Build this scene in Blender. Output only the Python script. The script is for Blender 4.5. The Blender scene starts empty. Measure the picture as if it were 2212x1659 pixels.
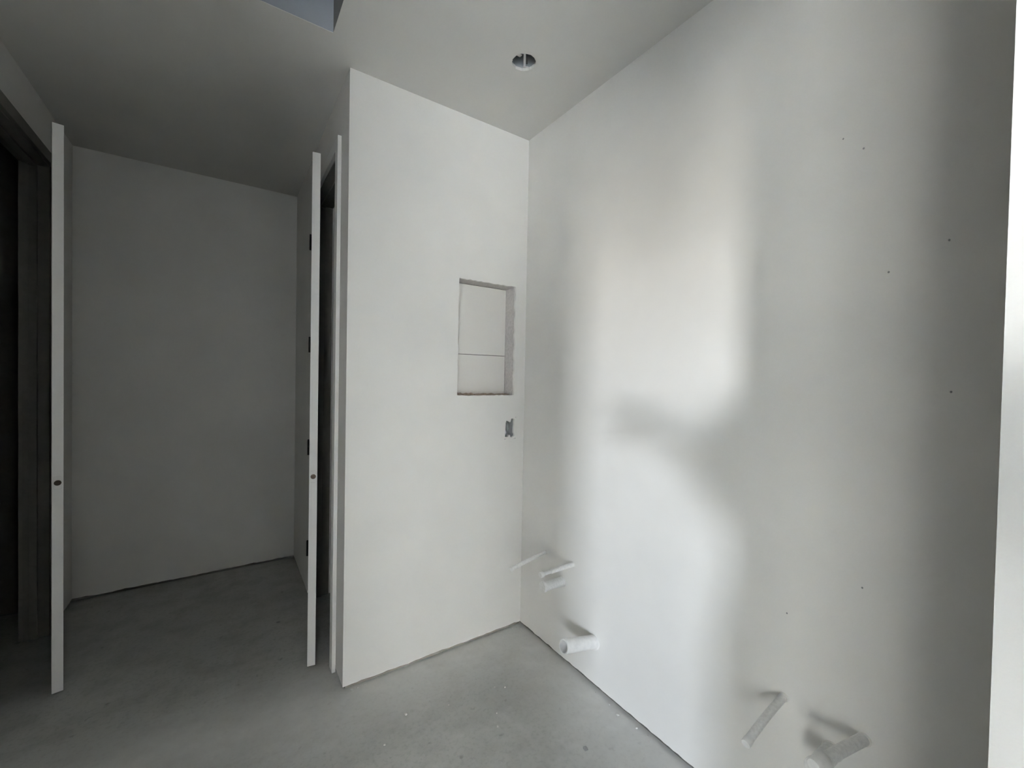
import bpy, bmesh, math, random
from mathutils import Vector, Matrix
random.seed(7)
S = bpy.context.scene
C = S.collection

# ------------------------------------------------------------------ camera
CAM_H = 1.41242
F_PX, YAW, PITCH, ROLL = 912.317, 0.59567, -0.0163, 0.01846
cd = bpy.data.cameras.new('camera'); cam = bpy.data.objects.new('camera', cd); C.objects.link(cam)
cd.sensor_fit = 'HORIZONTAL'; cd.sensor_width = 36.0; cd.lens = F_PX / 2212 * 36.0
cd.clip_start = 0.01; cd.clip_end = 300
fw = Vector((math.sin(YAW)*math.cos(PITCH), math.cos(YAW)*math.cos(PITCH), math.sin(PITCH)))
rt = Vector((math.cos(YAW), -math.sin(YAW), 0)); up = rt.cross(fw)
r2 = math.cos(ROLL)*rt + math.sin(ROLL)*up; u2 = -math.sin(ROLL)*rt + math.cos(ROLL)*up
cam.matrix_world = Matrix(((r2.x, u2.x, -fw.x, 0), (r2.y, u2.y, -fw.y, 0), (r2.z, u2.z, -fw.z, CAM_H), (0, 0, 0, 1)))
S.camera = cam

# ------------------------------------------------------------------ world, sun, window portals, exposure
world = bpy.data.worlds.new('sky'); S.world = world; world.use_nodes = True
wt = world.node_tree; wt.nodes.clear()
w_out = wt.nodes.new('ShaderNodeOutputWorld'); w_bg = wt.nodes.new('ShaderNodeBackground')
w_tc = wt.nodes.new('ShaderNodeTexCoord'); w_sep = wt.nodes.new('ShaderNodeSeparateXYZ'); w_ramp = wt.nodes.new('ShaderNodeValToRGB')
wt.links.new(w_tc.outputs['Generated'], w_sep.inputs[0]); wt.links.new(w_sep.outputs['Z'], w_ramp.inputs[0])
w_ramp.color_ramp.elements[1].position = .85; w_ramp.color_ramp.elements[1].color = (.26, .34, .50, 1)
w_ramp.color_ramp.elements[0].position = 0.0; w_ramp.color_ramp.elements[0].color = (.56, .53, .49, 1)
for p_, c_ in ((.06, (.91, .94, .98)), (.13, (.88, .95, 1.04)), (.30, (.52, .60, .74))):
    e_ = w_ramp.color_ramp.elements.new(p_); e_.color = (*c_, 1)
wt.links.new(w_ramp.outputs[0], w_bg.inputs['Color']); w_bg.inputs['Strength'].default_value = 295.0
wt.links.new(w_bg.outputs[0], w_out.inputs[0])
sd = bpy.data.lights.new('sun', 'SUN'); sun = bpy.data.objects.new('sun', sd); C.objects.link(sun)
sd.energy = 2100.0; sd.angle = 0.01; sd.color = (1.0, 0.965, 0.89)
sun.rotation_euler = (math.radians(-38), math.radians(12), 0)          # high in the sky on the far side of the house
S.view_settings.view_transform = 'Standard'; S.view_settings.look = 'None'
S.view_settings.gamma = 1.0; S.view_settings.use_curve_mapping = False
S.view_settings.exposure = 0.45

# window openings of the bright room next door: (axis, plane, u0, u1, z0, z1); axis 'y' = in the rear wall, 'x' = in the far side wall
REAR_Y, WEST_X = -4.0, -6.4
WINDOWS = [('y', REAR_Y, -5.45, -4.38, 1.60, 2.33),
           ('y', REAR_Y, -3.30, -1.15, 0.10, 1.95),  # unseen window, added to light the niche partition
           ('x', WEST_X, -3.8, -1.45, 0.30, 2.30)]  # unseen window, added for the slow falloff along the right wall
for ax, pl, a, b, z0, z1 in WINDOWS:
    pd = bpy.data.lights.new('window_portal', 'AREA'); po = bpy.data.objects.new('window_portal', pd); C.objects.link(po)
    pd.shape = 'RECTANGLE'; pd.size = b - a; pd.size_y = z1 - z0; pd.cycles.is_portal = True
    if ax == 'y':
        po.location = ((a+b)/2, pl - 0.06, (z0+z1)/2); po.rotation_euler = (math.pi/2, 0, 0)
    else:
        po.location = (pl - 0.06, (a+b)/2, (z0+z1)/2); po.rotation_euler = (math.pi/2, 0, -math.pi/2)

# ------------------------------------------------------------------ materials
def newmat(name):
    m = bpy.data.materials.new(name); m.use_nodes = True
    return m, m.node_tree, m.node_tree.nodes['Principled BSDF']
def noise(nt, scale, detail=4, rough=0.55, vec=None):
    n = nt.nodes.new('ShaderNodeTexNoise'); n.inputs['Scale'].default_value = scale
    n.inputs['Detail'].default_value = detail; n.inputs['Roughness'].default_value = rough
    if vec is not None: nt.links.new(vec, n.inputs['Vector'])
    return n
def pos(nt):
    return nt.nodes.new('ShaderNodeNewGeometry').outputs['Position']
def ramp(nt, src, stops):
    r = nt.nodes.new('ShaderNodeValToRGB'); e = r.color_ramp.elements
    while len(e) < len(stops): e.new(0.5)
    for k, (p, c) in enumerate(stops):
        e[k].position = p; e[k].color = (c, c, c, 1) if isinstance(c, (int, float)) else (*c, 1)
    nt.links.new(src, r.inputs[0]); return r
def mixc(nt, fac, a, b, mode='MIX'):
    m = nt.nodes.new('ShaderNodeMix'); m.data_type = 'RGBA'; m.blend_type = mode
    for sock, v in ((0, fac), (6, a), (7, b)):
        if hasattr(v, 'links'): nt.links.new(v, m.inputs[sock])
        else: m.inputs[sock].default_value = v if sock == 0 else (*v, 1)
    return m.outputs[2]
def bump(nt, bs, h, strength, dist):
    b = nt.nodes.new('ShaderNodeBump'); b.inputs['Strength'].default_value = strength; b.inputs['Distance'].default_value = dist
    nt.links.new(h, b.inputs['Height']); nt.links.new(b.outputs[0], bs.inputs['Normal'])
def mat_paint(name, col, var=0.04, rough=0.75, bscale=170, bstr=0.25, bd=0.0008, spec=0.3):
    m, nt, bs = newmat(name); p = pos(nt)
    n = noise(nt, 2.3, 3, .5, p)
    lo = tuple(c*(1-var) for c in col); hi = tuple(min(1, c*(1+var)) for c in col)
    r = ramp(nt, n.outputs['Fac'], [(.3, lo), (.7, hi)])
    nt.links.new(r.outputs[0], bs.inputs['Base Color'])
    bs.inputs['Roughness'].default_value = rough; bs.inputs['Specular IOR Level'].default_value = spec
    b = noise(nt, bscale, 3, .6, p); bump(nt, bs, b.outputs['Fac'], bstr, bd)
    return m
def mat_plain(name, col, rough=0.5, metal=0.0, spec=0.5, bscale=60, bstr=0.15, bd=0.0006, var=0.08):
    m, nt, bs = newmat(name)
    tc = nt.nodes.new('ShaderNodeTexCoord').outputs['Object']
    n = noise(nt, bscale, 3, .6, tc)
    r = ramp(nt, n.outputs['Fac'], [(.3, tuple(c*(1-var) for c in col)), (.7, tuple(min(1, c*(1+var)) for c in col))])
    nt.links.new(r.outputs[0], bs.inputs['Base Color'])
    bs.inputs['Roughness'].default_value = rough; bs.inputs['Metallic'].default_value = metal; bs.inputs['Specular IOR Level'].default_value = spec
    bump(nt, bs, n.outputs['Fac'], bstr, bd)
    return m
def mat_concrete():
    m, nt, bs = newmat('concrete'); p = pos(nt)
    big = noise(nt, 1.1, 4, .55, p); mid = noise(nt, 6.5, 5, .6, p); fine = noise(nt, 60, 4, .6, p); sp = noise(nt, 28, 2, .5, p)
    c1 = ramp(nt, big.outputs['Fac'], [(.32, (.41, .415, .385)), (.68, (.53, .53, .50))]).outputs[0]
    c2 = mixc(nt, ramp(nt, mid.outputs['Fac'], [(.46, 0), (.68, .75)]).outputs[0], c1, (.36, .355, .325))
    c3 = mixc(nt, ramp(nt, fine.outputs['Fac'], [(.50, 0), (.74, .5)]).outputs[0], c2, (.30, .295, .27))
    c4 = mixc(nt, ramp(nt, sp.outputs['Fac'], [(.67, 0), (.80, .55)]).outputs[0], c3, (.17, .165, .15))
    dust = noise(nt, 3.3, 5, .65, p)
    c5 = mixc(nt, ramp(nt, dust.outputs['Fac'], [(.55, 0), (.8, .5)]).outputs[0], c4, (.60, .60, .575))
    # plaster dust along the wall feet, made paler to brighten the floor there
    sx = nt.nodes.new('ShaderNodeSeparateXYZ'); nt.links.new(p, sx.inputs[0])
    def near(sock, val):
        d = nt.nodes.new('ShaderNodeMath'); d.operation = 'SUBTRACT'; nt.links.new(sock, d.inputs[0]); d.inputs[1].default_value = val
        a = nt.nodes.new('ShaderNodeMath'); a.operation = 'ABSOLUTE'; nt.links.new(d.outputs[0], a.inputs[0])
        return ramp(nt, a.outputs[0], [(0, 1), (.34, 0)]).outputs[0]
    mx = nt.nodes.new('ShaderNodeMath'); mx.operation = 'MAXIMUM'; nt.links.new(near(sx.outputs[0], 1.403), mx.inputs[0]); nt.links.new(near(sx.outputs[1], 1.944), mx.inputs[1])
    ml = nt.nodes.new('ShaderNodeMath'); ml.operation = 'MULTIPLY'; nt.links.new(mx.outputs[0], ml.inputs[0])
    nt.links.new(ramp(nt, dust.outputs['Fac'], [(.2, .35), (.75, 1)]).outputs[0], ml.inputs[1])
    c5 = mixc(nt, ml.outputs[0], c5, (.80, .79, .755))
    nt.links.new(c5, bs.inputs['Base Color']); bs.inputs['Roughness'].default_value = .8; bs.inputs['Specular IOR Level'].default_value = .3
    bump(nt, bs, mid.outputs['Fac'], .25, .004)
    return m
def mat_wood(name, col):
    m, nt, bs = newmat(name); p = nt.nodes.new('ShaderNodeTexCoord').outputs['Object']
    mp = nt.nodes.new('ShaderNodeMapping'); mp.inputs['Scale'].default_value = (3, 60, 60); nt.links.new(p, mp.inputs[0])
    n = noise(nt, 2, 4, .6, mp.outputs[0])
    r = ramp(nt, n.outputs['Fac'], [(.3, tuple(c*.7 for c in col)), (.7, col)]); nt.links.new(r.outputs[0], bs.inputs['Base Color'])
    bs.inputs['Roughness'].default_value = .8
    return m
def mat_lens(name, col):
    m, nt, bs = newmat(name)
    t = nt.nodes.new('ShaderNodeBsdfTranslucent'); n = noise(nt, 6, 2, .5, pos(nt))
    r = ramp(nt, n.outputs['Fac'], [(.3, tuple(c*.9 for c in col)), (.7, col)]); nt.links.new(r.outputs[0], t.inputs['Color'])
    nt.links.new(t.outputs[0], nt.nodes['Material Output'].inputs['Surface'])
    return m
M = {}
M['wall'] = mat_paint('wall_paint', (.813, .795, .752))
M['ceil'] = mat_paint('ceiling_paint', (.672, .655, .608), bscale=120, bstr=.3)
M['wing'] = mat_paint('wall_paint_textured_dimmed', (.375, .37, .35), bscale=55, bstr=.35, bd=.0015)  # wall paint darkened to offset too much light on the wall end
M['door'] = mat_paint('door_primer_white', (.90, .885, .85), var=.015, rough=.5, bscale=90, bstr=.08)
M['trim'] = mat_paint('trim_primer_white', (.83, .815, .78), var=.015, rough=.5, bscale=90, bstr=.08)
M['gypsum'] = mat_plain('bare_gypsum_board', (.62, .60, .57), .9, bscale=40, bstr=.3, bd=.001)
M['board'] = mat_paint('niche_board_paint', (.75, .725, .675), var=.03, bscale=60, bstr=.2)
M['stud'] = mat_plain('niche_side_lining', (.56, .53, .50), .85, bscale=70, bstr=.4, bd=.001, var=.12)
M['dirt'] = mat_plain('sawdust_dirt', (.30, .23, .17), .95, bscale=200, bstr=.8, bd=.002, var=.35)
M['plate'] = mat_wood('bottom_plate_wood', (.15, .14, .12))
M['shadewall'] = mat_plain('shade_dark_wall', (.09, .085, .075), .9, bscale=30)  # shade inside the dark rooms put into the wall colour
M['darkjamb'] = mat_plain('dark_door_frame', (.16, .15, .13), .7, bscale=30)  # dark tone for the jambs of both doorways
M['concrete'] = mat_concrete()
M['lens'] = mat_lens('milky_lid_sheet', (.0018, .0025, .0038))
M['pvc'] = mat_plain('white_pvc', (.86, .85, .82), .45, bscale=30, bstr=.05)
M['pvc_dull'] = mat_plain('paint_sprayed_pvc', (.82, .815, .79), .6, bscale=120, bstr=.3)
M['black'] = mat_plain('black_metal', (.012, .012, .012), .4, .6)
M['galv'] = mat_plain('galvanised_steel', (.36, .38, .37), .45, .6, bscale=25)
M['boxgrey'] = mat_plain('grey_box_plastic', (.27, .28, .275), .55)
M['bore'] = mat_plain('dark_wood_bore', (.05, .035, .025), .9)
M['cable'] = mat_plain('white_cable_sheath', (.66, .67, .70), .45)
M['ground'] = mat_plain('desert_ground', (.57, .535, .47), .95, bscale=.6, bstr=.1, var=.15)
M['stucco'] = mat_plain('sky_block_stucco', (.34, .334, .315), .95, bscale=30)  # kept dark so less light reaches the lower partition
M['stucco_pale'] = mat_plain('pale_sky_block_stucco', (.66, .65, .61), .95, bscale=30)  # kept pale to throw more light in at the side window
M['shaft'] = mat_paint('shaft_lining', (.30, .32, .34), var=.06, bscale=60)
M['shaft_dark'] = mat_paint('shaft_lining_dark', (.12, .12, .11), var=.1, bscale=60)  # darker lining tone for one side panel
M['zinc'] = mat_plain('bright_zinc', (.55, .56, .55), .5, .3)
M['bare'] = mat_plain('dull_plaster_dust', (.72, .71, .67), .95, bscale=80, bstr=.6, bd=.002)
M['dent'] = mat_plain('scuff_dark', (.30, .30, .29), .9)

# ------------------------------------------------------------------ mesh helpers
def mesh_obj(name, bm, mat, parent=None, smooth=False):
    bmesh.ops.recalc_face_normals(bm, faces=bm.faces)
    me = bpy.data.meshes.new(name); bm.to_mesh(me); bm.free(); me.materials.append(mat)
    if smooth:
        for f in me.polygons: f.use_smooth = True
    o = bpy.data.objects.new(name, me); C.objects.link(o)
    if parent is not None: o.parent = parent
    return o
def tag(o, label=None, cat=None, group=None, kind=None):
    if label: o['label'] = label
    if cat: o['category'] = cat
    if group: o['group'] = group
    if kind: o['kind'] = kind
    return o
def empty(name, loc, rz=0.0):
    o = bpy.data.objects.new(name, None); C.objects.link(o); o.location = loc; o.rotation_euler = (0, 0, rz); o.empty_display_size = .05
    return o
def add_box(bm, x0, x1, y0, y1, z0, z1, bev=0.0):
    r = bmesh.ops.create_cube(bm, size=1.0)
    vs = r['verts']
    for v in vs:
        v.co = Vector(((x0+x1)/2 + v.co.x*(x1-x0), (y0+y1)/2 + v.co.y*(y1-y0), (z0+z1)/2 + v.co.z*(z1-z0)))
    if bev:
        es = list({e for v in vs for e in v.link_edges})
        bmesh.ops.bevel(bm, geom=es, offset=bev, segments=2, affect='EDGES', profile=.6)
def box(name, x0, x1, y0, y1, z0, z1, mat, parent=None, bev=0.0):
    bm = bmesh.new(); add_box(bm, x0, x1, y0, y1, z0, z1, bev)
    return mesh_obj(name, bm, mat, parent)
def slab(name, axis, t0, t1, u0, u1, v0, v1, holes, mat, parent=None):
    """solid slab with rectangular holes (ua, ub, va, vb); axis = its thin direction"""
    us = sorted({u0, u1, *[h[0] for h in holes], *[h[1] for h in holes]}); us = [u for u in us if u0 <= u <= u1]
    vs = sorted({v0, v1, *[h[2] for h in holes], *[h[3] for h in holes]}); vs = [v for v in vs if v0 <= v <= v1]
    def P(t, u, v):
        return {'x': (t, u, v), 'y': (u, t, v), 'z': (u, v, t)}[axis]
    solid = {}
    for i in range(len(us)-1):
        for j in range(len(vs)-1):
            cu, cv = (us[i]+us[i+1])/2, (vs[j]+vs[j+1])/2
            solid[i, j] = not any(h[0] < cu < h[1] and h[2] < cv < h[3] for h in holes)
    bm = bmesh.new(); cache = {}
    def V(t, u, v):
        k = (t, u, v)
        if k not in cache: cache[k] = bm.verts.new(P(*k))
        return cache[k]
    for (i, j), s in solid.items():
        if not s: continue
        a, b, c, d = us[i], us[i+1], vs[j], vs[j+1]
        for t in (t0, t1): bm.faces.new((V(t, a, c), V(t, b, c), V(t, b, d), V(t, a, d)))
        for di, dj, e in ((-1, 0, ((a, c), (a, d))), (1, 0, ((b, c), (b, d))), (0, -1, ((a, c), (b, c))), (0, 1, ((a, d), (b, d)))):
            if not solid.get((i+di, j+dj), False):
                bm.faces.new((V(t0, *e[0]), V(t0, *e[1]), V(t1, *e[1]), V(t1, *e[0])))
    return mesh_obj(name, bm, mat, parent)
def frames(pts):
    out = []
    prev = None
    for i, p in enumerate(pts):
        a = pts[max(i-1, 0)]; b = pts[min(i+1, len(pts)-1)]
        t = (b-a).normalized()
        n = (prev - t*prev.dot(t)) if prev is not None else t.orthogonal()
        n.normalize(); prev = n
        out.append((p, t, n, t.cross(n)))
    return out
def add_tube(bm, pts, radii, seg=20, caps=True):
    pts = [Vector(p) for p in pts]
    if isinstance(radii, (int, float)): radii = [radii]*len(pts)
    rings = []
    for (p, t, n, b), r in zip(frames(pts), radii):
        rings.append([bm.verts.new(p + (n*math.cos(2*math.pi*k/seg) + b*math.sin(2*math.pi*k/seg))*r) for k in range(seg)])
    for A, B in zip(rings, rings[1:]):
        for k in range(seg): bm.faces.new((A[k], A[(k+1) % seg], B[(k+1) % seg], B[k]))
    if caps:
        bm.faces.new(rings[0][::-1]); bm.faces.new(rings[-1])
    return rings
def smooth_by_angle(o, ang=40):
    me = o.data
    for f in me.polygons: f.use_smooth = True
    bm = bmesh.new(); bm.from_mesh(me)
    for e in bm.edges:
        e.smooth = not (len(e.link_faces) == 2 and e.calc_face_angle(0) > math.radians(ang))
    bm.to_mesh(me); bm.free()
def ragged_strip(name, p, q, n, parent, zt=.034, zb=.0185, amp=.0022, th=.0125, step=.02, mat=None):
    """broken lower edge of a drywall sheet between floor points p and q; n = outward normal (2D)"""
    p, q, n = Vector(p), Vector(q), Vector(n)
    L = (q-p).length; k = max(3, int(L/step)); bm = bmesh.new(); rows = []
    w = 0.0
    for i in range(k+1):
        w = .6*w + random.uniform(-amp, amp)
        z = zb + w + (random.uniform(-.5, .6)*amp if random.random() < .5 else 0)
        z = max(.003, min(zt-.004, z))
        a = p.lerp(q, i/k); b = a - n*th
        rows.append([bm.verts.new((a.x, a.y, zt)), bm.verts.new((a.x, a.y, z)), bm.verts.new((b.x, b.y, z + random.uniform(0, .003))), bm.verts.new((b.x, b.y, zt))])
    for A, B in zip(rows, rows[1:]):
        for j in range(4): bm.faces.new((A[j], A[(j+1) % 4], B[(j+1) % 4], B[j]))
    bm.faces.new(rows[0]); bm.faces.new(rows[-1][::-1])
    return mesh_obj(name, bm, mat or M['wall'], parent)
def ragged_ring(name, outer, inner, plane, th, mat, parent):
    """drywall between a rectangular rough hole and an irregular cut edge; outer/inner = equal-length (x, z) lists in plane y"""
    bm = bmesh.new(); N = len(outer); rows = []
    for (ox, oz), (ix, iz) in zip(outer, inner):
        rows.append([bm.verts.new((ox, plane, oz)), bm.verts.new((ix, plane, iz)), bm.verts.new((ix, plane+th, iz)), bm.verts.new((ox, plane+th, oz))])
    for i in range(N):
        A, B = rows[i], rows[(i+1) % N]
        for j in range(4): bm.faces.new((A[j], B[j], B[(j+1) % 4], A[(j+1) % 4]))
    return mesh_obj(name, bm, mat, parent)

# ------------------------------------------------------------------ the setting
H = 2.743
X1, Y1, X2, Y3, X4 = 1.403, 1.944, 0.438, 3.581, -0.764
ZB = .034
LT = .096
HOLE = (1.035, 1.482, .05)
HATCH = (-.46, .339, .85, 1.787)
st = lambda o, lab, cat: tag(o, lab, cat, kind='structure')

floor = box('floor', -6.6, 1.75, -4.3, 3.9, -.12, 0, M['concrete'])
st(floor, 'dusty bare grey concrete slab floor with stains and specks', 'floor')

def make_ceiling():
    hx, hy, r = HOLE
    q = .09
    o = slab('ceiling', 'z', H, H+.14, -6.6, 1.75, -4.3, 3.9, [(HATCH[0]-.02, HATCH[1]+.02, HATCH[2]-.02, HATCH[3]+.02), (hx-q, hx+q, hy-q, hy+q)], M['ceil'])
    st(o, 'flat painted drywall ceiling with a recessed shaft and a round cut-out', 'ceiling')
    # square patch with the jagged round cut-out for the lamp box
    bm = bmesh.new(); N = 48; rows = []
    for k in range(N):
        a = 2*math.pi*k/N; c, s = math.cos(a), math.sin(a)
        m = q/max(abs(c), abs(s)); rr = r*(1+random.uniform(-.035, .03))
        lo = [(hx+c*m, hy+s*m, H), (hx+c*rr, hy+s*rr, H), (hx+c*rr, hy+s*rr, H+.0127), (hx+c*m, hy+s*m, H+.0127)]
        rows.append([bm.verts.new(v) for v in lo])
    for i in range(N):
        A, B = rows[i], rows[(i+1) % N]
        for j in range(4): bm.faces.new((A[j], B[j], B[(j+1) % 4], A[(j+1) % 4]))
    mesh_obj('cut_edge', bm, M['ceil'], o)
    x0, x1, y0, y1 = HATCH
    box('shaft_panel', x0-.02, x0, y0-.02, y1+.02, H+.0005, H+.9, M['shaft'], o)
    tag(box('shaft_panel', x1, x1+.02, y0-.02, y1+.02, H+.0005, H+.9, M['shaft_dark'], o), 'dark side of the shaft')
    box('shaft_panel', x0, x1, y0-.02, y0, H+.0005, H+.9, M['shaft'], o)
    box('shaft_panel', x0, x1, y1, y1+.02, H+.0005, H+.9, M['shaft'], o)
    box('shaft_lid', x0-.02, x1+.02, y0-.02, y1+.02, H+.9, H+.91, M['lens'], o)  # unseen lid, added to let dim sky light into the shaft
    # fine corner bead round the shaft mouth
    bm = bmesh.new(); add_box(bm, x0-.024, x1+.024, y1, y1+.024, H-.0015, H+.0004); add_box(bm, x1, x1+.024, y0, y1, H-.0015, H+.0004)
    mesh_obj('corner_bead', bm, M['ceil'], o)
    return o
ceiling = make_ceiling()

# right wall carrying the pipes
DIMPLES = ((.467, 2.085), (.421, 2.039), (.253, 1.753), (.361, 1.699), (.241, 1.397), (.394, .870), (.572, .717))
wr = slab('wall_right', 'x', X1, X1+.12, .06, 3.7, ZB, H, [], M['wall'])
st(wr, 'smooth white drywall with plumbing stubs and a soft patch of window light', 'wall')
ragged_strip('drywall_edge', (X1, .061), (X1, Y1), (-1, 0), wr)
box('bottom_plate', X1+.0125, X1+.11, .09, 3.68, .0, ZB, M['plate'], wr)

for y_, z_ in DIMPLES:
    bm = bmesh.new(); bmesh.ops.create_icosphere(bm, subdivisions=2, radius=1)
    for v in bm.verts: v.co = Vector((X1 + v.co.x*.0006, y_ + v.co.y*.0022, z_ + v.co.z*.0028))
    tag(mesh_obj('screw_dimple', bm, M['dent'], wr, True), 'tiny dark screw mark')
# partition with the niche
NX0, NX1, NZ0, NZ1 = .981, 1.331, 1.312, 1.913
RG = .012
BX0, BX1, BZ0, BZ1 = 1.272, 1.348, 1.068, 1.190
wp = slab('wall_partition', 'y', Y1, Y1+.116, X2, X1, ZB, H,
          [(NX0-RG, NX1+RG, NZ0-RG, NZ1+RG), (BX0, BX1, BZ0, BZ1)], M['wall'])
st(wp, 'white drywall partition end with a rectangular niche and an outlet cut-out', 'wall')
ragged_strip('drywall_edge', (X2, Y1), (X1, Y1), (0, -1), wp)
ragged_strip('drywall_edge', (X2, Y1+.013), (X2, 2.09), (-1, 0), wp)
box('bottom_plate', X2+.0125, X1, Y1+.0125, Y1+.11, 0, ZB, M['plate'], wp)
def rect_loop(x0, x1, z0, z1, n):
    pts = []
    for (a, b) in (((x0, z0), (x1, z0)), ((x1, z0), (x1, z1)), ((x1, z1), (x0, z1)), ((x0, z1), (x0, z0))):
        for k in range(n): pts.append((a[0]+(b[0]-a[0])*k/n, a[1]+(b[1]-a[1])*k/n))
    return pts
out_l = rect_loop(NX0-RG, NX1+RG, NZ0-RG, NZ1+RG, 22); in_l = rect_loop(NX0, NX1, NZ0, NZ1, 22)
in_l = [(x+random.uniform(-.0025, .0025), z+random.uniform(-.0025, .0025)) for x, z in in_l]
ragged_ring('cut_edge', out_l, in_l, Y1, .0125, M['wall'], wp)
YB = Y1+.095
box('niche_back_board', NX0-.01, NX1-.003, YB, YB+.012, 1.5335, NZ1-.004, M['board'], wp)
box('niche_back_board', NX0-.01, NX1-.003, YB+.001, YB+.013, NZ0+.002, 1.5300, M['board'], wp)
tag(box('niche_side', NX1, NX1+.011, Y1+.0125, YB+.02, NZ0-.01, NZ1+.01, M['stud'], wp), 'grey stud face lining the niche')
tag(box('niche_side', NX0-.011, NX0, Y1+.0125, YB+.02, NZ0-.01, NZ1+.01, M['stud'], wp), 'grey stud face lining the niche')
box('niche_head', NX0-.011, NX1+.011, Y1+.0125, YB+.02, NZ1, NZ1+.011, M['stud'], wp)
box('niche_sill', NX0-.011, NX1+.011, Y1+.0125, YB+.02, NZ0-.011, NZ0, M['stud'], wp)
box('niche_backing', NX0-.011, NX1+.011, YB+.0135, YB+.02, NZ0, NZ1, M['plate'], wp)
# sawdust lying on the sill
bm = bmesh.new(); n = 26
for i in range(n):
    x = NX0 + .004 + (NX1-NX0-.012)*i/n; w = (NX1-NX0)/n*1.3
    hgt = .004 + .010*random.random()*(1 - .55*i/n)
    dep = random.uniform(.03, .09)
    r = bmesh.ops.create_icosphere(bm, subdivisions=1, radius=1)
    for v in r['verts']: v.co = Vector((x + v.co.x*w, YB - .035 + v.co.y*.045 + random.uniform(-.01, .0), NZ0 + .001 + max(0, v.co.z)*hgt))
tag(mesh_obj('sawdust', bm, M['dirt'], wp), 'brown dust on the niche sill', kind='stuff')
# irregular outlet cut-out
def pxbox(cx, cy):   # crop coordinates measured off the photograph, scaled to the wall
    return (1.279 + (cx-612)/(930-612)*.058, 1.175 - (cy-520)/(1180-520)*.095)
contour = [(606, 1170), (690, 1182), (722, 1150), (735, 1105), (765, 1100), (790, 1150), (800, 1195), (850, 1212), (945, 1150), (945, 1090), (918, 1040), (915, 940),
           (922, 800), (928, 700), (925, 600), (935, 500), (870, 470), (815, 482), (812, 540), (790, 612), (768, 618), (720, 580), (690, 556), (640, 545), (622, 640), (614, 800), (606, 1000)]
inner = [pxbox(*c) for c in contour]
cxm, czm = (BX0+BX1)/2, (BZ0+BZ1)/2
outer = []
for x, z in inner:
    dx, dz = x-cxm, z-czm
    t = min((BX1-BX0)/2/max(abs(dx), 1e-5), (BZ1-BZ0)/2/max(abs(dz), 1e-5)); outer.append((cxm+dx*t, czm+dz*t))
ragged_ring('cut_edge', outer, inner, Y1, .0125, M['wall'], wp)

# side of the partition with the ajar door
DR0, DR1, DZ = 2.152, 2.872, 2.455
ws = slab('wall_partition_side', 'x', X2, X2+.116, Y1+.116, Y3, ZB, H, [(DR0-.02, DR1+.02, ZB, DZ+.02)], M['wall'])
st(ws, 'shaded white corridor wall holding the narrow closet doorway', 'wall')
ragged_strip('drywall_edge', (X2, DR1+.05), (X2, Y3), (-1, 0), ws)
box('bottom_plate', X2+.0125, X2+.10, DR1+.02, Y3, 0, ZB, M['plate'], ws)
box('bottom_plate', X2+.0125, X2+.10, Y1+.116, DR0-.02, 0, ZB, M['plate'], ws)

o = slab('wall_side_room_end', 'y', Y3, Y3+.12, -2.75, X4-LT, 0, H, [], M['shadewall']); st(o, 'shade-coloured end wall inside the dark room on the left', 'wall')
wb = slab('wall_back', 'y', Y3, Y3+.12, X4-LT, X1, ZB, H, [], M['wall'])
st(wb, 'dim white end wall of the short corridor', 'wall')
ragged_strip('drywall_edge', (X4, Y3), (X2, Y3), (0, -1), wb)
box('bottom_plate', X4-LT, X1, Y3+.0125, Y3+.11, 0, ZB, M['plate'], wb)

o = slab('closet_shade_lining', 'x', X1-.012, X1, Y1+.116, Y3-.012, 0, H, [], M['shadewall']); st(o, 'shade-coloured side lining inside the closet', 'wall')  # thin dark lining added to deepen the shade in the closet
o = slab('closet_shade_lining_end', 'y', Y3-.012, Y3, X2+.116, X1-.012, 0, H, [], M['shadewall']); st(o, 'shade-coloured end lining inside the closet', 'wall')  # second dark lining, same painted-in shade
DL0, DL1 = 2.548, 3.187
ENT0, ENT1 = -.35, .52             # doorway to the bright room, in which the camera stands
wl = slab('wall_left', 'x', X4-LT, X4, .06, Y3, ZB, H, [(DL0-.02, DL1+.02, ZB, DZ+.02)], M['wall'])
st(wl, 'dark shaded corridor wall holding the left doorway', 'wall')
ragged_strip('drywall_edge', (X4, DL1+.05), (X4, Y3), (1, 0), wl)
for a, b in ((.06, DL0-.02), (DL1+.02, Y3)): box('bottom_plate', X4-LT+.0125, X4-.0125, a, b, 0, ZB, M['plate'], wl)

ww = slab('wall_entry', 'y', -.06, .0604, -6.4, 1.75, 0, H, [(ENT0, ENT1, 0, 2.47)], M['wing'])
st(ww, 'bright textured white wall end at the right edge', 'wall')
wrr = slab('wall_rear', 'x', 1.63, 1.75, -3.99, -.04, 0, H, [], M['wall'])
st(wrr, 'plain white wall behind the camera', 'wall')
# dark room beyond the left doorway, shade put into its wall colour
box_w = slab('wall_side_room', 'x', -2.75, -2.63, 1.6, Y3, 0, H, [], M['shadewall']); st(box_w, 'shade-coloured wall inside the dark room on the left', 'wall')
box_w = slab('wall_divider', 'y', 1.5, 1.6, -2.75, X4-LT, 0, H, [], M['shadewall']); st(box_w, 'shade-coloured dividing wall out of view', 'wall')
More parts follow.
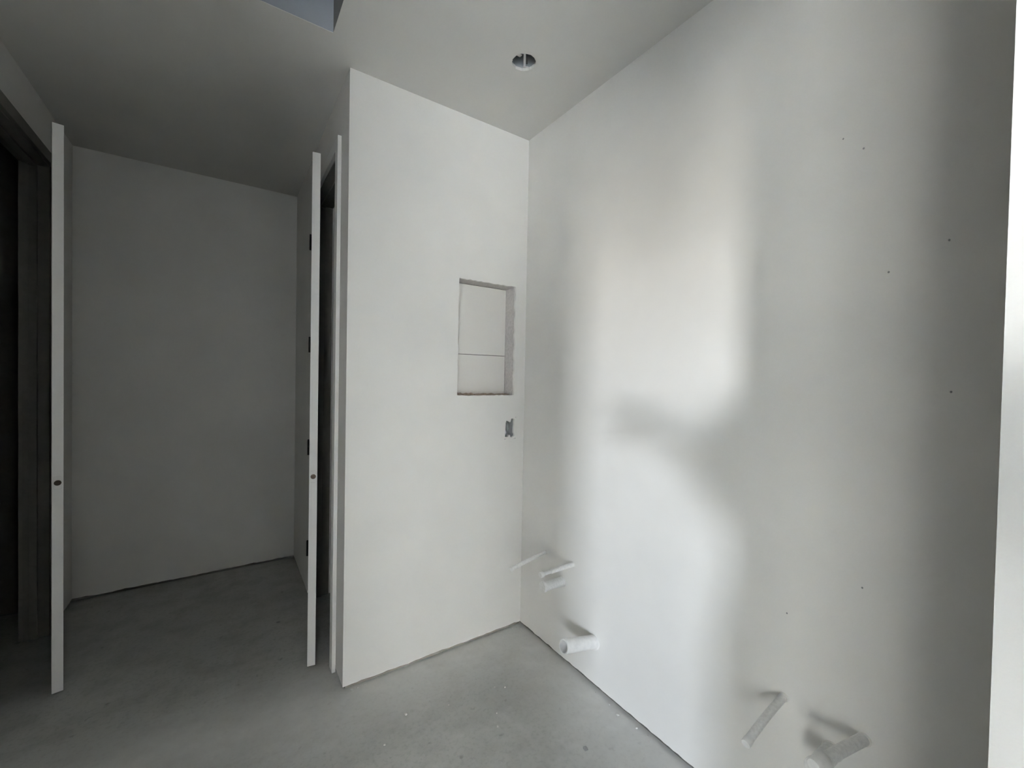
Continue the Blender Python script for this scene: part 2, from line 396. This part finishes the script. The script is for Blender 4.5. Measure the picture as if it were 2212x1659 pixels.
# bright room behind the camera, with windows
def holes(ax): return [(a, b, z0, z1) for x, pl, a, b, z0, z1 in WINDOWS if x == ax]
o = slab('wall_window', 'y', REAR_Y-.12, REAR_Y, WEST_X-.12, 1.75, 0, H, holes('y'), M['wall']); st(o, 'white window wall of the bright room behind the camera', 'wall')
o = slab('wall_window_side', 'x', WEST_X-.12, WEST_X, REAR_Y, .06, 0, H, holes('x'), M['wall']); st(o, 'white side wall of the bright room behind the camera', 'wall')
for k_, (ax_, pl_, a_, b_, z0_, z1_) in enumerate(WINDOWS):
    e_ = empty('window_%d' % (k_+1), (0, 0, 0)); t_ = .03
    for u0_, u1_, v0_, v1_ in ((a_, a_+t_, z0_, z1_), (b_-t_, b_, z0_, z1_), (a_+t_, b_-t_, z0_, z0_+t_), (a_+t_, b_-t_, z1_-t_, z1_)):
        if ax_ == 'y': box('window_frame', u0_, u1_, pl_-.10, pl_-.075, v0_, v1_, M['trim'], e_)
        else: box('window_frame', pl_-.10, pl_-.075, u0_, u1_, v0_, v1_, M['trim'], e_)
    st(e_, ('narrow high', 'added broad low', 'added wide side')[k_] + ' window of the bright room behind the camera', 'window')
o = slab('wall_sky_block', 'y', -10.3, -10, -9.0, 14, -.14, 4.6, [], M['stucco']); st(o, 'stucco wall added outside the windows to block the sky', 'wall')  # unseen wall, added to keep the sky off the lower partition
o = slab('wall_sky_block_side', 'x', -9.7, -9.5, -5.8, 9, -.14, 3.7, [], M['stucco_pale']); st(o, 'stucco wall added outside the side window to dim it', 'wall')  # unseen wall, added to dim the light of the side window
g = box('ground', -60, 40, -70, 60, -.5, -.14, M['ground']); st(g, 'sunlit sandy ground outside the house', 'ground')

# ------------------------------------------------------------------ door frames and doors
def door_frame(name, X, side, T, y0, y1, cw=.055, ct=.017, label='', mat='trim'):
    """side = -1: casing on the low-x face at X, wall body towards +x (and the reverse)"""
    e = empty(name, (X, (y0+y1)/2, 0)); inv = Vector((-X, -(y0+y1)/2, 0))
    d = -side
    def b(nm, xa, xb, ya, yb, za, zb, bev=0.0):
        xa, xb = sorted((xa, xb)); o = box(nm, xa, xb, ya, yb, za, zb, M[mat if 'casing' in nm else 'darkjamb'], e, bev); o.location = inv; return o
    f0, f1 = X, X+d*T
    b('jamb', f0, f1, y0-.019, y0, 0, DZ); b('jamb', f0, f1, y1, y1+.019, 0, DZ); b('jamb_head', f0, f1, y0-.019, y1+.019, DZ, DZ+.019)
    s = X + d*.042
    b('door_stop', s, s+d*.03, y0, y0+.011, 0, DZ, .002); b('door_stop', s, s+d*.03, y1-.011, y1, 0, DZ, .002); b('door_stop', s, s+d*.03, y0, y1, DZ-.011, DZ, .002)
    g_ = .006
    for c0, sgn in ((X, side), (f1, -side)):
        b('casing', c0, c0+sgn*ct, y0-g_-cw, y0-g_, 0.0 if sgn == side else 0, DZ+g_+cw, .002)
        if not (name == 'trim_1' and sgn == side): b('casing', c0, c0+sgn*ct, y1+g_, y1+g_+cw, 0, DZ+g_+cw, .002)
        b('head_casing', c0, c0+sgn*ct, y0-g_, (y1-.08 if name == 'trim_1' and sgn == side else y1+g_), DZ+g_, DZ+g_+cw, .002)
    return st(e, label, 'door frame')
door_frame('trim_1', X2, -1, .116, DR0, DR1, label='white painted casing round the narrow closet doorway')
door_frame('trim_2', X4, 1, LT, DL0, DL1, label='dark casing round the dark left doorway', mat='darkjamb')

def make_door(name, hinge, free, side, width_dir_label, thick=.035, zbot=.012, ztop=2.450, hinge_z=(), latch_z=.922):
    """leaf from its hinge line to its free edge; side = +1/-1: which side (left of hinge->free) the thickness lies on"""
    hx, hy = hinge; dx, dy = free[0]-hx, free[1]-hy
    w = math.hypot(dx, dy); a = math.atan2(dy, dx)
    e = empty(name, (hx, hy, 0), a)
    y0, y1 = (0, thick) if side > 0 else (-thick, 0)
    # leaf with a real bore for the latch: free edge face is split around a round recess
    lf = box('door_leaf', .002, w, y0, y1, zbot, ztop, M['door'], e, .0012)
    yc = (y0+y1)/2
    # latch mortise plate outline and bore
    bm = bmesh.new(); N = 28; outl = []
    hw, hh, rr = .0127, .0285, .006
    for (cx, cz, a0) in ((hw-rr, hh-rr, 0), (-hw+rr, hh-rr, 90), (-hw+rr, -hh+rr, 180), (hw-rr, -hh+rr, 270)):
        for k in range(7):
            t = math.radians(a0 + 90*k/6); outl.append((cx+rr*math.cos(t), cz+rr*math.sin(t)))
    ring = []
    for i, (py, pz) in enumerate(outl):
        an = math.atan2(pz, py); ring.append([bm.verts.new((w+.0008, yc+py, latch_z+pz)), bm.verts.new((w+.0008, yc+py*.93, latch_z+pz*.965)), bm.verts.new((w-.0005, yc+py*.9, latch_z+pz*.95)), bm.verts.new((w-.0005, yc+py, latch_z+pz))])
    for i in range(len(ring)):
        A, B = ring[i], ring[(i+1) % len(ring)]
        for j in range(4): bm.faces.new((A[j], B[j], B[(j+1) % 4], A[(j+1) % 4]))
    lp = mesh_obj('latch_mortise', bm, M['trim'], lf); tag(lp, 'faint rounded outline of the latch plate')
    bm = bmesh.new(); c0 = []
    for k in range(24):
        t = 2*math.pi*k/24; c0.append((math.cos(t), math.sin(t)))
    vi = [bm.verts.new((w+.0006, yc+.0112*c, latch_z+.0112*s)) for c, s in c0]
    bm.faces.new(vi)
    vo = [bm.verts.new((w-.0004, yc+.0116*c, latch_z+.0116*s)) for c, s in c0]
    for k in range(24): bm.faces.new((vi[k], vi[(k+1) % 24], vo[(k+1) % 24], vo[k]))
    tag(mesh_obj('latch_bore', bm, M['bore'], lf), 'dark round latch hole in the door edge')
    for hz in hinge_z:
        # barrel on the swing side of the hinge edge, with leaf plate
        bm = bmesh.new(); ys = y1+.006 if side < 0 else y0-.006
        add_tube(bm, [(-.002, ys, hz-.047), (-.002, ys, hz+.047)], .0068, 14)
        add_tube(bm, [(-.002, ys, hz+.047), (-.002, ys, hz+.050)], [.0068, .004], 14)
        pa, pb = sorted((ys, (y0+y1)/2))
        add_box(bm, -.0015, .0015, pa, pb, hz-.047, hz+.047)
        o = mesh_obj('hinge', bm, M['black'], e); tag(o, 'black steel hinge')
        for f in o.data.polygons: f.use_smooth = len(f.vertices) == 4 and f.area < 4e-4
    return st(e, width_dir_label, 'door')
HZ = [2.219, 1.589, .953, .322]
# right leaf: edge-on, hinge on the far jamb
make_door('door_1', (.4335, 2.8685), (.3295, 2.1845), 1, 'white closet door standing slightly ajar beside the niche partition', hinge_z=HZ)
make_door('door_2', (-.7580, 3.1835), (-.6120, 2.5805), 1, 'white door standing ajar at the dark left doorway', hinge_z=[])

# ------------------------------------------------------------------ plumbing stubs on the right wall
def pipe(name, base, tip, r, mat, label, collar=None, bend=0.0, capped=True, esc=None, open_end=False, group=None, sleeve=None):
    base, tip = Vector(base), Vector(tip)
    e = empty(name, base); d = tip-base; L = d.length; dn = d.normalized()
    pts = []
    n = 8
    sag = Vector((0, 0, 1))*bend
    start = -dn*.03
    for k in range(n+1):
        t = k/n; pts.append(start.lerp(d, t) + sag*math.sin(math.pi*t))
    bm = bmesh.new()
    if open_end:
        ro = add_tube(bm, pts, r, 28, caps=False)
        # wall of the pipe mouth and inner bore
        inner_pts = [p.copy() for p in pts]; ri = add_tube(bm, inner_pts, r*.84, 28, caps=False)
        A, B = ro[-1], ri[-1]
        for k in range(28): bm.faces.new((A[k], A[(k+1) % 28], B[(k+1) % 28], B[k]))
        bm.faces.new(ri[4])
    else:
        add_tube(bm, pts, r, 24)
    o = mesh_obj('pipe', bm, mat, e); smooth_by_angle(o)
    end_dir = (pts[-1]-pts[-2]).normalized()
    if collar:
        cr, cl, cm = collar
        bm = bmesh.new(); p1 = pts[-1] + end_dir*.003; p0 = p1 - end_dir*cl
        add_tube(bm, [p0, p0+end_dir*.0015, p1-end_dir*.002, p1], [cr*.96, cr, cr, cr*.9], 24)
        o = mesh_obj('end_cap', bm, cm, e); smooth_by_angle(o, 50)
    if sleeve:
        t0, t1, sr = sleeve
        bm = bmesh.new(); q = [p for k, p in enumerate(pts) if t0 <= k/n <= t1]
        add_tube(bm, q, sr, 24); o = mesh_obj('foam_sleeve', bm, mat, e); smooth_by_angle(o)
    if esc:
        bm = bmesh.new(); add_tube(bm, [dn*-.004, dn*.0015, dn*.004], [esc, esc, r*1.02], 28)
        o = mesh_obj('caulk_ring', bm, M['wall'], e); smooth_by_angle(o)
    return tag(e, label, 'pipe', group)
pipe('supply_pipe', (X1, 1.723, .492), (1.183, 1.723, .454), .0085, M['pvc_dull'], 'thin white supply stub nearest the partition corner, pointing slightly down', collar=(.0105, .016, M['pvc']), bend=.004, esc=.0115, sleeve=(.28, .99, .0102))
pipe('supply_pipe', (X1, 1.511, .506), (1.203, 1.511, .506), .0085, M['pvc_dull'], 'thin white supply stub just above the short drain stub', collar=(.0135, .016, M['pvc']), bend=.003, esc=.0135, sleeve=(.0, .78, .0112))
pipe('drain_pipe', (X1, 1.583, .397), (1.273, 1.583, .401), .0225, M['pvc_dull'], 'short thick drain stub below the two thin pipes near the corner', collar=(.0255, .016, M['pvc_dull']), esc=.025)
pipe('drain_pipe', (X1, 1.359, .210), (1.215, 1.359, .252), .0290, M['pvc'], 'open-ended thick white pipe low on the wall near the floor', open_end=True, esc=.034)
pipe('supply_pipe', (X1, .574, .460), (1.185, .574, .422), .0110, M['pvc_dull'], 'slender pipe with a bright white cap sticking out at lower right', collar=(.0122, .018, M['pvc']), bend=.006, esc=.0135)
pipe('supply_pipe', (X1, .380, .472), (1.203, .420, .471), .0145, M['pvc_dull'], 'stout pipe with a collar at the bottom edge, furthest right', collar=(.0168, .045, M['pvc']), bend=.003, esc=.017)
pipe('drain_pipe', (X1, .449, .389), (1.29, .449, .395), .0225, M['pvc_dull'], 'drain stub half hidden under the rightmost pipe', collar=(.0255, .016, M['pvc_dull']), esc=.025)

# ------------------------------------------------------------------ outlet box in the partition
e = empty('outlet_box', (1.31, Y1+.0135, 1.128))
def rel(o, e): o.location = -e.location; return o
bm = bmesh.new()
x0, x1, z0, z1, ya, yb = 1.2785, 1.3400, 1.076, 1.180, Y1+.0135, Y1+.072
add_box(bm, x0, x0+.003, ya, yb, z0, z1); add_box(bm, x1-.003, x1, ya, yb, z0, z1); add_box(bm, x0, x1, ya, yb, z0, z0+.003); add_box(bm, x0, x1, ya, yb, z1-.003, z1); add_box(bm, x0, x1, yb-.003, yb, z0, z1)
rel(mesh_obj('box_shell', bm, M['boxgrey'], e), e)
bm = bmesh.new(); add_box(bm, 1.298, 1.322, ya, ya+.003, 1.079, 1.092, .0008); rel(mesh_obj('mounting_tab', bm, M['boxgrey'], e), e)
bm = bmesh.new(); add_box(bm, 1.298, 1.322, ya, ya+.003, 1.166, 1.177, .0008); rel(mesh_obj('mounting_tab', bm, M['boxgrey'], e), e)
bm = bmesh.new(); add_tube(bm, [(1.2835, ya+.03, 1.150), (1.286, ya+.024, 1.135), (1.292, ya+.016, 1.115), (1.298, ya+.016, 1.100), (1.303, ya+.03, 1.092)], .0062, 14)
rel(mesh_obj('cable', bm, M['cable'], e, True), e)
bm = bmesh.new(); add_tube(bm, [(1.318, ya+.054, 1.16), (1.322, ya+.03, 1.145), (1.32, ya+.022, 1.12), (1.314, ya+.04, 1.1)], .005, 12)
rel(mesh_obj('cable', bm, M['galv'], e, True), e)
tag(e, 'grey electrical box with coiled cable in the cut-out below the niche', 'outlet box')

# ------------------------------------------------------------------ lamp box in the ceiling
hx, hy, r = HOLE
e = empty('ceiling_lamp_box', (hx, hy, H+.0127)); inv = -e.location
bm = bmesh.new(); N = 32; R0 = .0535
lo = [bm.verts.new((hx+R0*math.cos(2*math.pi*k/N), hy+R0*math.sin(2*math.pi*k/N), H+.013)) for k in range(N)]
hi = [bm.verts.new((v.co.x, v.co.y, H+.075)) for v in lo]
for k in range(N): bm.faces.new((lo[k], lo[(k+1) % N], hi[(k+1) % N], hi[k]))
bm.faces.new(hi)
o = mesh_obj('box_shell', bm, M['boxgrey'], e); o.location = inv; smooth_by_angle(o)
vd = Vector((hx, hy, 0)).normalized(); sd_ = Vector((vd.y, -vd.x, 0))
def strip(nm, a, b, w, z0, z1, mat):
    """flat bar between plan points given in (sideways, away) metres from the hole centre"""
    c = Vector((hx, hy, 0)); A = c+sd_*a[0]+vd*a[1]; B = c+sd_*b[0]+vd*b[1]; t = (B-A).normalized(); nn = Vector((-t.y, t.x, 0))*w/2
    bm = bmesh.new(); lo_ = [bm.verts.new((p.x, p.y, zz)) for p, zz in ((A-nn, z0), (A+nn, z0), (B+nn, z1), (B-nn, z1))]
    hi_ = [bm.verts.new((v.co.x, v.co.y, v.co.z+.0025)) for v in lo_]
    bm.faces.new(lo_); bm.faces.new(hi_)
    for k in range(4): bm.faces.new((lo_[k], lo_[(k+1) % 4], hi_[(k+1) % 4], hi_[k]))
    o = mesh_obj(nm, bm, mat, e); o.location = inv; return o
strip('bracket', (.003, -.052), (.003, .050), .0095, H+.015, H+.019, M['zinc'])
strip('bracket', (.0115, -.040), (.012, .045), .007, H+.022, H+.026, M['black'])  # black bar put in as the shadow beside the bracket
strip('mounting_tab', (-.036, -.036), (-.012, -.016), .016, H+.013, H+.014, M['gypsum'])
strip('mounting_tab', (-.004, .044), (.020, .050), .010, H+.013, H+.0135, M['gypsum'])
bm = bmesh.new(); add_tube(bm, [(hx-.03, hy+.01, H+.07), (hx-.012, hy-.012, H+.045), (hx+.01, hy-.02, H+.05), (hx+.03, hy+.0, H+.066)], .0045, 10)
o = mesh_obj('cable', bm, M['galv'], e, True); o.location = inv
tag(e, 'empty round lamp box with a metal bracket in the ceiling cut-out', 'lamp box')

# ------------------------------------------------------------------ debris on the slab
def crumb(x, y, s, mat, label, cat='debris', group=None, name='plaster_crumb', flat=.6):
    bm = bmesh.new(); rr = bmesh.ops.create_icosphere(bm, subdivisions=1, radius=1)
    for v in rr['verts']:
        k = random.uniform(.65, 1.1); v.co = Vector((v.co.x*s*k*random.uniform(.8, 1.2), v.co.y*s*k, max(-.55, v.co.z)*s*flat*k))
    lowest = min(v.co.z for v in bm.verts)
    for v in bm.verts: v.co.z -= lowest
    o = mesh_obj(name, bm, mat); o.location = (x, y, 0.0); o.rotation_euler = (0, 0, random.uniform(0, 6))
    return tag(o, label, cat, group)
W_L, W_G = 'small white plaster crumb lying along the foot of the pipe wall', 'crumbs along the foot of the pipe wall'
for x, y, s in ((1.372, 1.186, .008), (1.385, 1.100, .006), (1.388, 1.33, .004), (1.386, 1.245, .005), (1.392, 1.05, .005), (1.380, 1.03, .004)): crumb(x, y, s, M['bare'], W_L, group=W_G)
F_L, F_G = 'tiny pale crumb scattered on the concrete in front of the niche partition', 'crumbs scattered on the concrete'
for x, y, s in ((.629, 1.669, .0065), (.917, 1.411, .005), (.509, 1.573, .005), (1.02, 1.60, .004), (1.06, 1.575, .0045), (.80, 1.62, .003), (.95, 1.47, .0035)): crumb(x, y, s, M['bare'], F_L, group=F_G)
K_L, K_G = 'broken plaster crumb at the foot of the niche partition', 'crumbs at the foot of the niche partition'
for x, y, s in ((.475, 1.936, .009), (.50, 1.932, .007), (.535, 1.934, .006), (1.34, 1.930, .008), (1.365, 1.925, .006), (1.38, 1.90, .004)): crumb(x, y, s, M['bare'], K_L, group=K_G)
crumb(.252, 2.687, .012, M['dent'], 'dark fleck of debris on the corridor floor', name='floor_fleck', flat=.15)
crumb(1.146, 1.144, .014, M['dent'], 'dark smear of grit on the floor near the pipe wall', name='floor_fleck', flat=.08)

# ------------------------------------------------------------------ the photographer behind the camera, whose shadow falls on the right wall
def skinned(name, verts, edges, mat, parent, sub=2, root=0):
    me = bpy.data.meshes.new(name); me.from_pydata([v[:3] for v in verts], edges, []); me.materials.append(mat)
    o = bpy.data.objects.new(name, me); C.objects.link(o); o.parent = parent
    o.modifiers.new('skin', 'SKIN'); sv = me.skin_vertices[0].data
    for k, v in enumerate(verts):
        rx = v[3]; ry = v[4] if len(v) > 4 else v[3]; sv[k].radius = (rx, ry)
        sv[k].use_root = (k == root)
    s = o.modifiers.new('smooth', 'SUBSURF'); s.levels = sub; s.render_levels = sub
    o.modifiers['skin'].use_smooth_shade = True
    return o
M['skin'] = mat_plain('skin', (.45, .29, .21), .6, bscale=40, bstr=.05)
M['shirt'] = mat_plain('grey_shirt', (.16, .17, .19), .9, bscale=200, bstr=.3)
M['jeans'] = mat_plain('blue_jeans', (.05, .07, .12), .9, bscale=250, bstr=.3)
M['shoe'] = mat_plain('brown_boots', (.07, .045, .03), .7)
M['hair'] = mat_plain('brown_hair', (.045, .03, .02), .8, bscale=120, bstr=.6, bd=.003)
M['eye'] = mat_plain('eye', (.6, .6, .58), .2)
PR, PF = .345, -.22                                    # metres right of / behind the lens
rh = Vector((rt.x, rt.y, 0)).normalized(); fh = Vector((fw.x, fw.y, 0)).normalized()
pc = rh*PR + fh*PF
person = empty('person', (pc.x, pc.y, 0), math.atan2(rh.y, rh.x))   # local x = right, local y = forward
def L(r, f, z): return (r-PR, f-PF, z)                # point given relative to the lens
hand = L(.065, -.050, 1.365); elbow = L(.20, -.26, 1.15)
bv = [(0, 0, .96, .15, .11), (0, 0, 1.10, .135, .10), (0, .0, 1.28, .15, .11), (0, -.01, 1.42, .10, .08), (0, 0, 1.50, .055, .055), (0, .02, 1.58, .066, .075), (0, .025, 1.66, .074, .092), (0, .02, 1.73, .05, .06),
      (-.17, 0, 1.42, .055), (*elbow, .042), (hand[0]+.055, hand[1]-.04, hand[2]-.012, .03), (*hand, .032, .024),
      (.17, 0, 1.42, .055), (.235, -.02, 1.14, .042), (.245, .04, .90, .028), (.245, .055, .82, .032, .022),
      (-.095, 0, .86, .085), (-.10, .015, .50, .058), (-.10, -.01, .10, .04), (-.105, .10, .04, .038),
      (.095, 0, .86, .085), (.10, .015, .50, .058), (.10, -.01, .10, .04), (.105, .10, .04, .038),
      (0, .118, 1.635, .012)]
be = [(0, 1), (1, 2), (2, 3), (3, 4), (4, 5), (5, 6), (6, 7), (3, 8), (8, 9), (9, 10), (10, 11), (3, 12), (12, 13), (13, 14), (14, 15), (0, 16), (16, 17), (17, 18), (18, 19), (0, 20), (20, 21), (21, 22), (22, 23), (5, 24)]
# fingers rooted in the palms: the left hand closes on the phone, the right hand hangs relaxed
def finger(root_i, pts, r=.0088):
    prev = root_i
    for k, q in enumerate(pts):
        bv.append((*q, r*(1-.12*k))); be.append((prev, len(bv)-1)); prev = len(bv)-1
for k in range(4):
    zz = 1.395 - .02*k
    finger(11, [L(.080, -.034, zz-.004), L(.081, -.012, zz-.002), L(.062 - .003*k, -.0005, zz-.001)])
finger(11, [L(.060, -.058, 1.385), L(.045, -.036, 1.402)], .0095)
for k in range(4):
    finger(15, [(.235+.004*k, .045+.018*k, .775), (.228+.004*k, .050+.018*k, .745), (.220+.004*k, .048+.018*k, .722+.005*abs(k-1.5))])
finger(15, [(.225, .085, .80), (.212, .092, .772)], .0095)
body = skinned('body', bv, be, M['skin'], person)
skinned('shirt', [(0, 0, .93, .165, .125), (0, 0, 1.10, .152, .115), (0, 0, 1.28, .166, .125), (0, -.01, 1.43, .115, .09), (-.175, 0, 1.42, .068), ((-.17+elbow[0])/2, elbow[1]/2, (1.42+elbow[2])/2, .062), (elbow[0], elbow[1], elbow[2], .052), (.175, 0, 1.42, .068), (.205, -.01, 1.28, .06), (.235, -.02, 1.14, .053)],
        [(0, 1), (1, 2), (2, 3), (3, 4), (4, 5), (5, 6), (3, 7), (7, 8), (8, 9)], M['shirt'], person)
skinned('trousers', [(0, 0, .98, .158, .12), (0, 0, .92, .155, .12), (-.095, 0, .84, .098), (-.10, .015, .50, .072), (-.10, -.01, .09, .062), (.095, 0, .84, .098), (.10, .015, .50, .072), (.10, -.01, .09, .062)],
        [(0, 1), (1, 2), (2, 3), (3, 4), (1, 5), (5, 6), (6, 7)], M['jeans'], person)
for s in (-1, 1):
    skinned('shoe', [(.102*s, -.04, .052, .045), (.102*s, .04, .048, .046), (.106*s, .14, .042, .042)], [(0, 1), (1, 2)], M['shoe'], person)
    skinned('ear', [(.078*s, .012, 1.655, .012), (.086*s, .004, 1.635, .010)], [(0, 1)], M['skin'], person, 1)
    bm = bmesh.new(); bmesh.ops.create_uvsphere(bm, u_segments=12, v_segments=8, radius=.012, matrix=Matrix.Translation((.03*s, .098, 1.668))); mesh_obj('eye', bm, M['eye'], person, True)
skinned('mouth', [(-.022, .098, 1.592, .006), (0, .105, 1.591, .007), (.022, .098, 1.592, .006)], [(0, 1), (1, 2)], M['skin'], person, 1)
skinned('hair', [(0, -.03, 1.62, .075, .075), (0, -.012, 1.69, .083, .09), (0, .005, 1.745, .066, .075)], [(0, 1), (1, 2)], M['hair'], person)
tag(person, 'person in a grey shirt holding up a phone, standing behind the viewpoint', 'person')
ph = empty('phone', L(0, 0, 0)); ph.matrix_world = cam.matrix_world.copy() @ Matrix.Translation((-.012, -.008, .014))
bm = bmesh.new(); add_box(bm, -.075, .075, -.036, .036, -.004, .004, .003); mesh_obj('phone_body', bm, M['black'], ph)
bm = bmesh.new(); add_box(bm, -.071, .071, -.033, .033, .0036, .0044); mesh_obj('screen', bm, M['boxgrey'], ph)
tag(ph, 'black phone held sideways behind the viewpoint', 'phone')
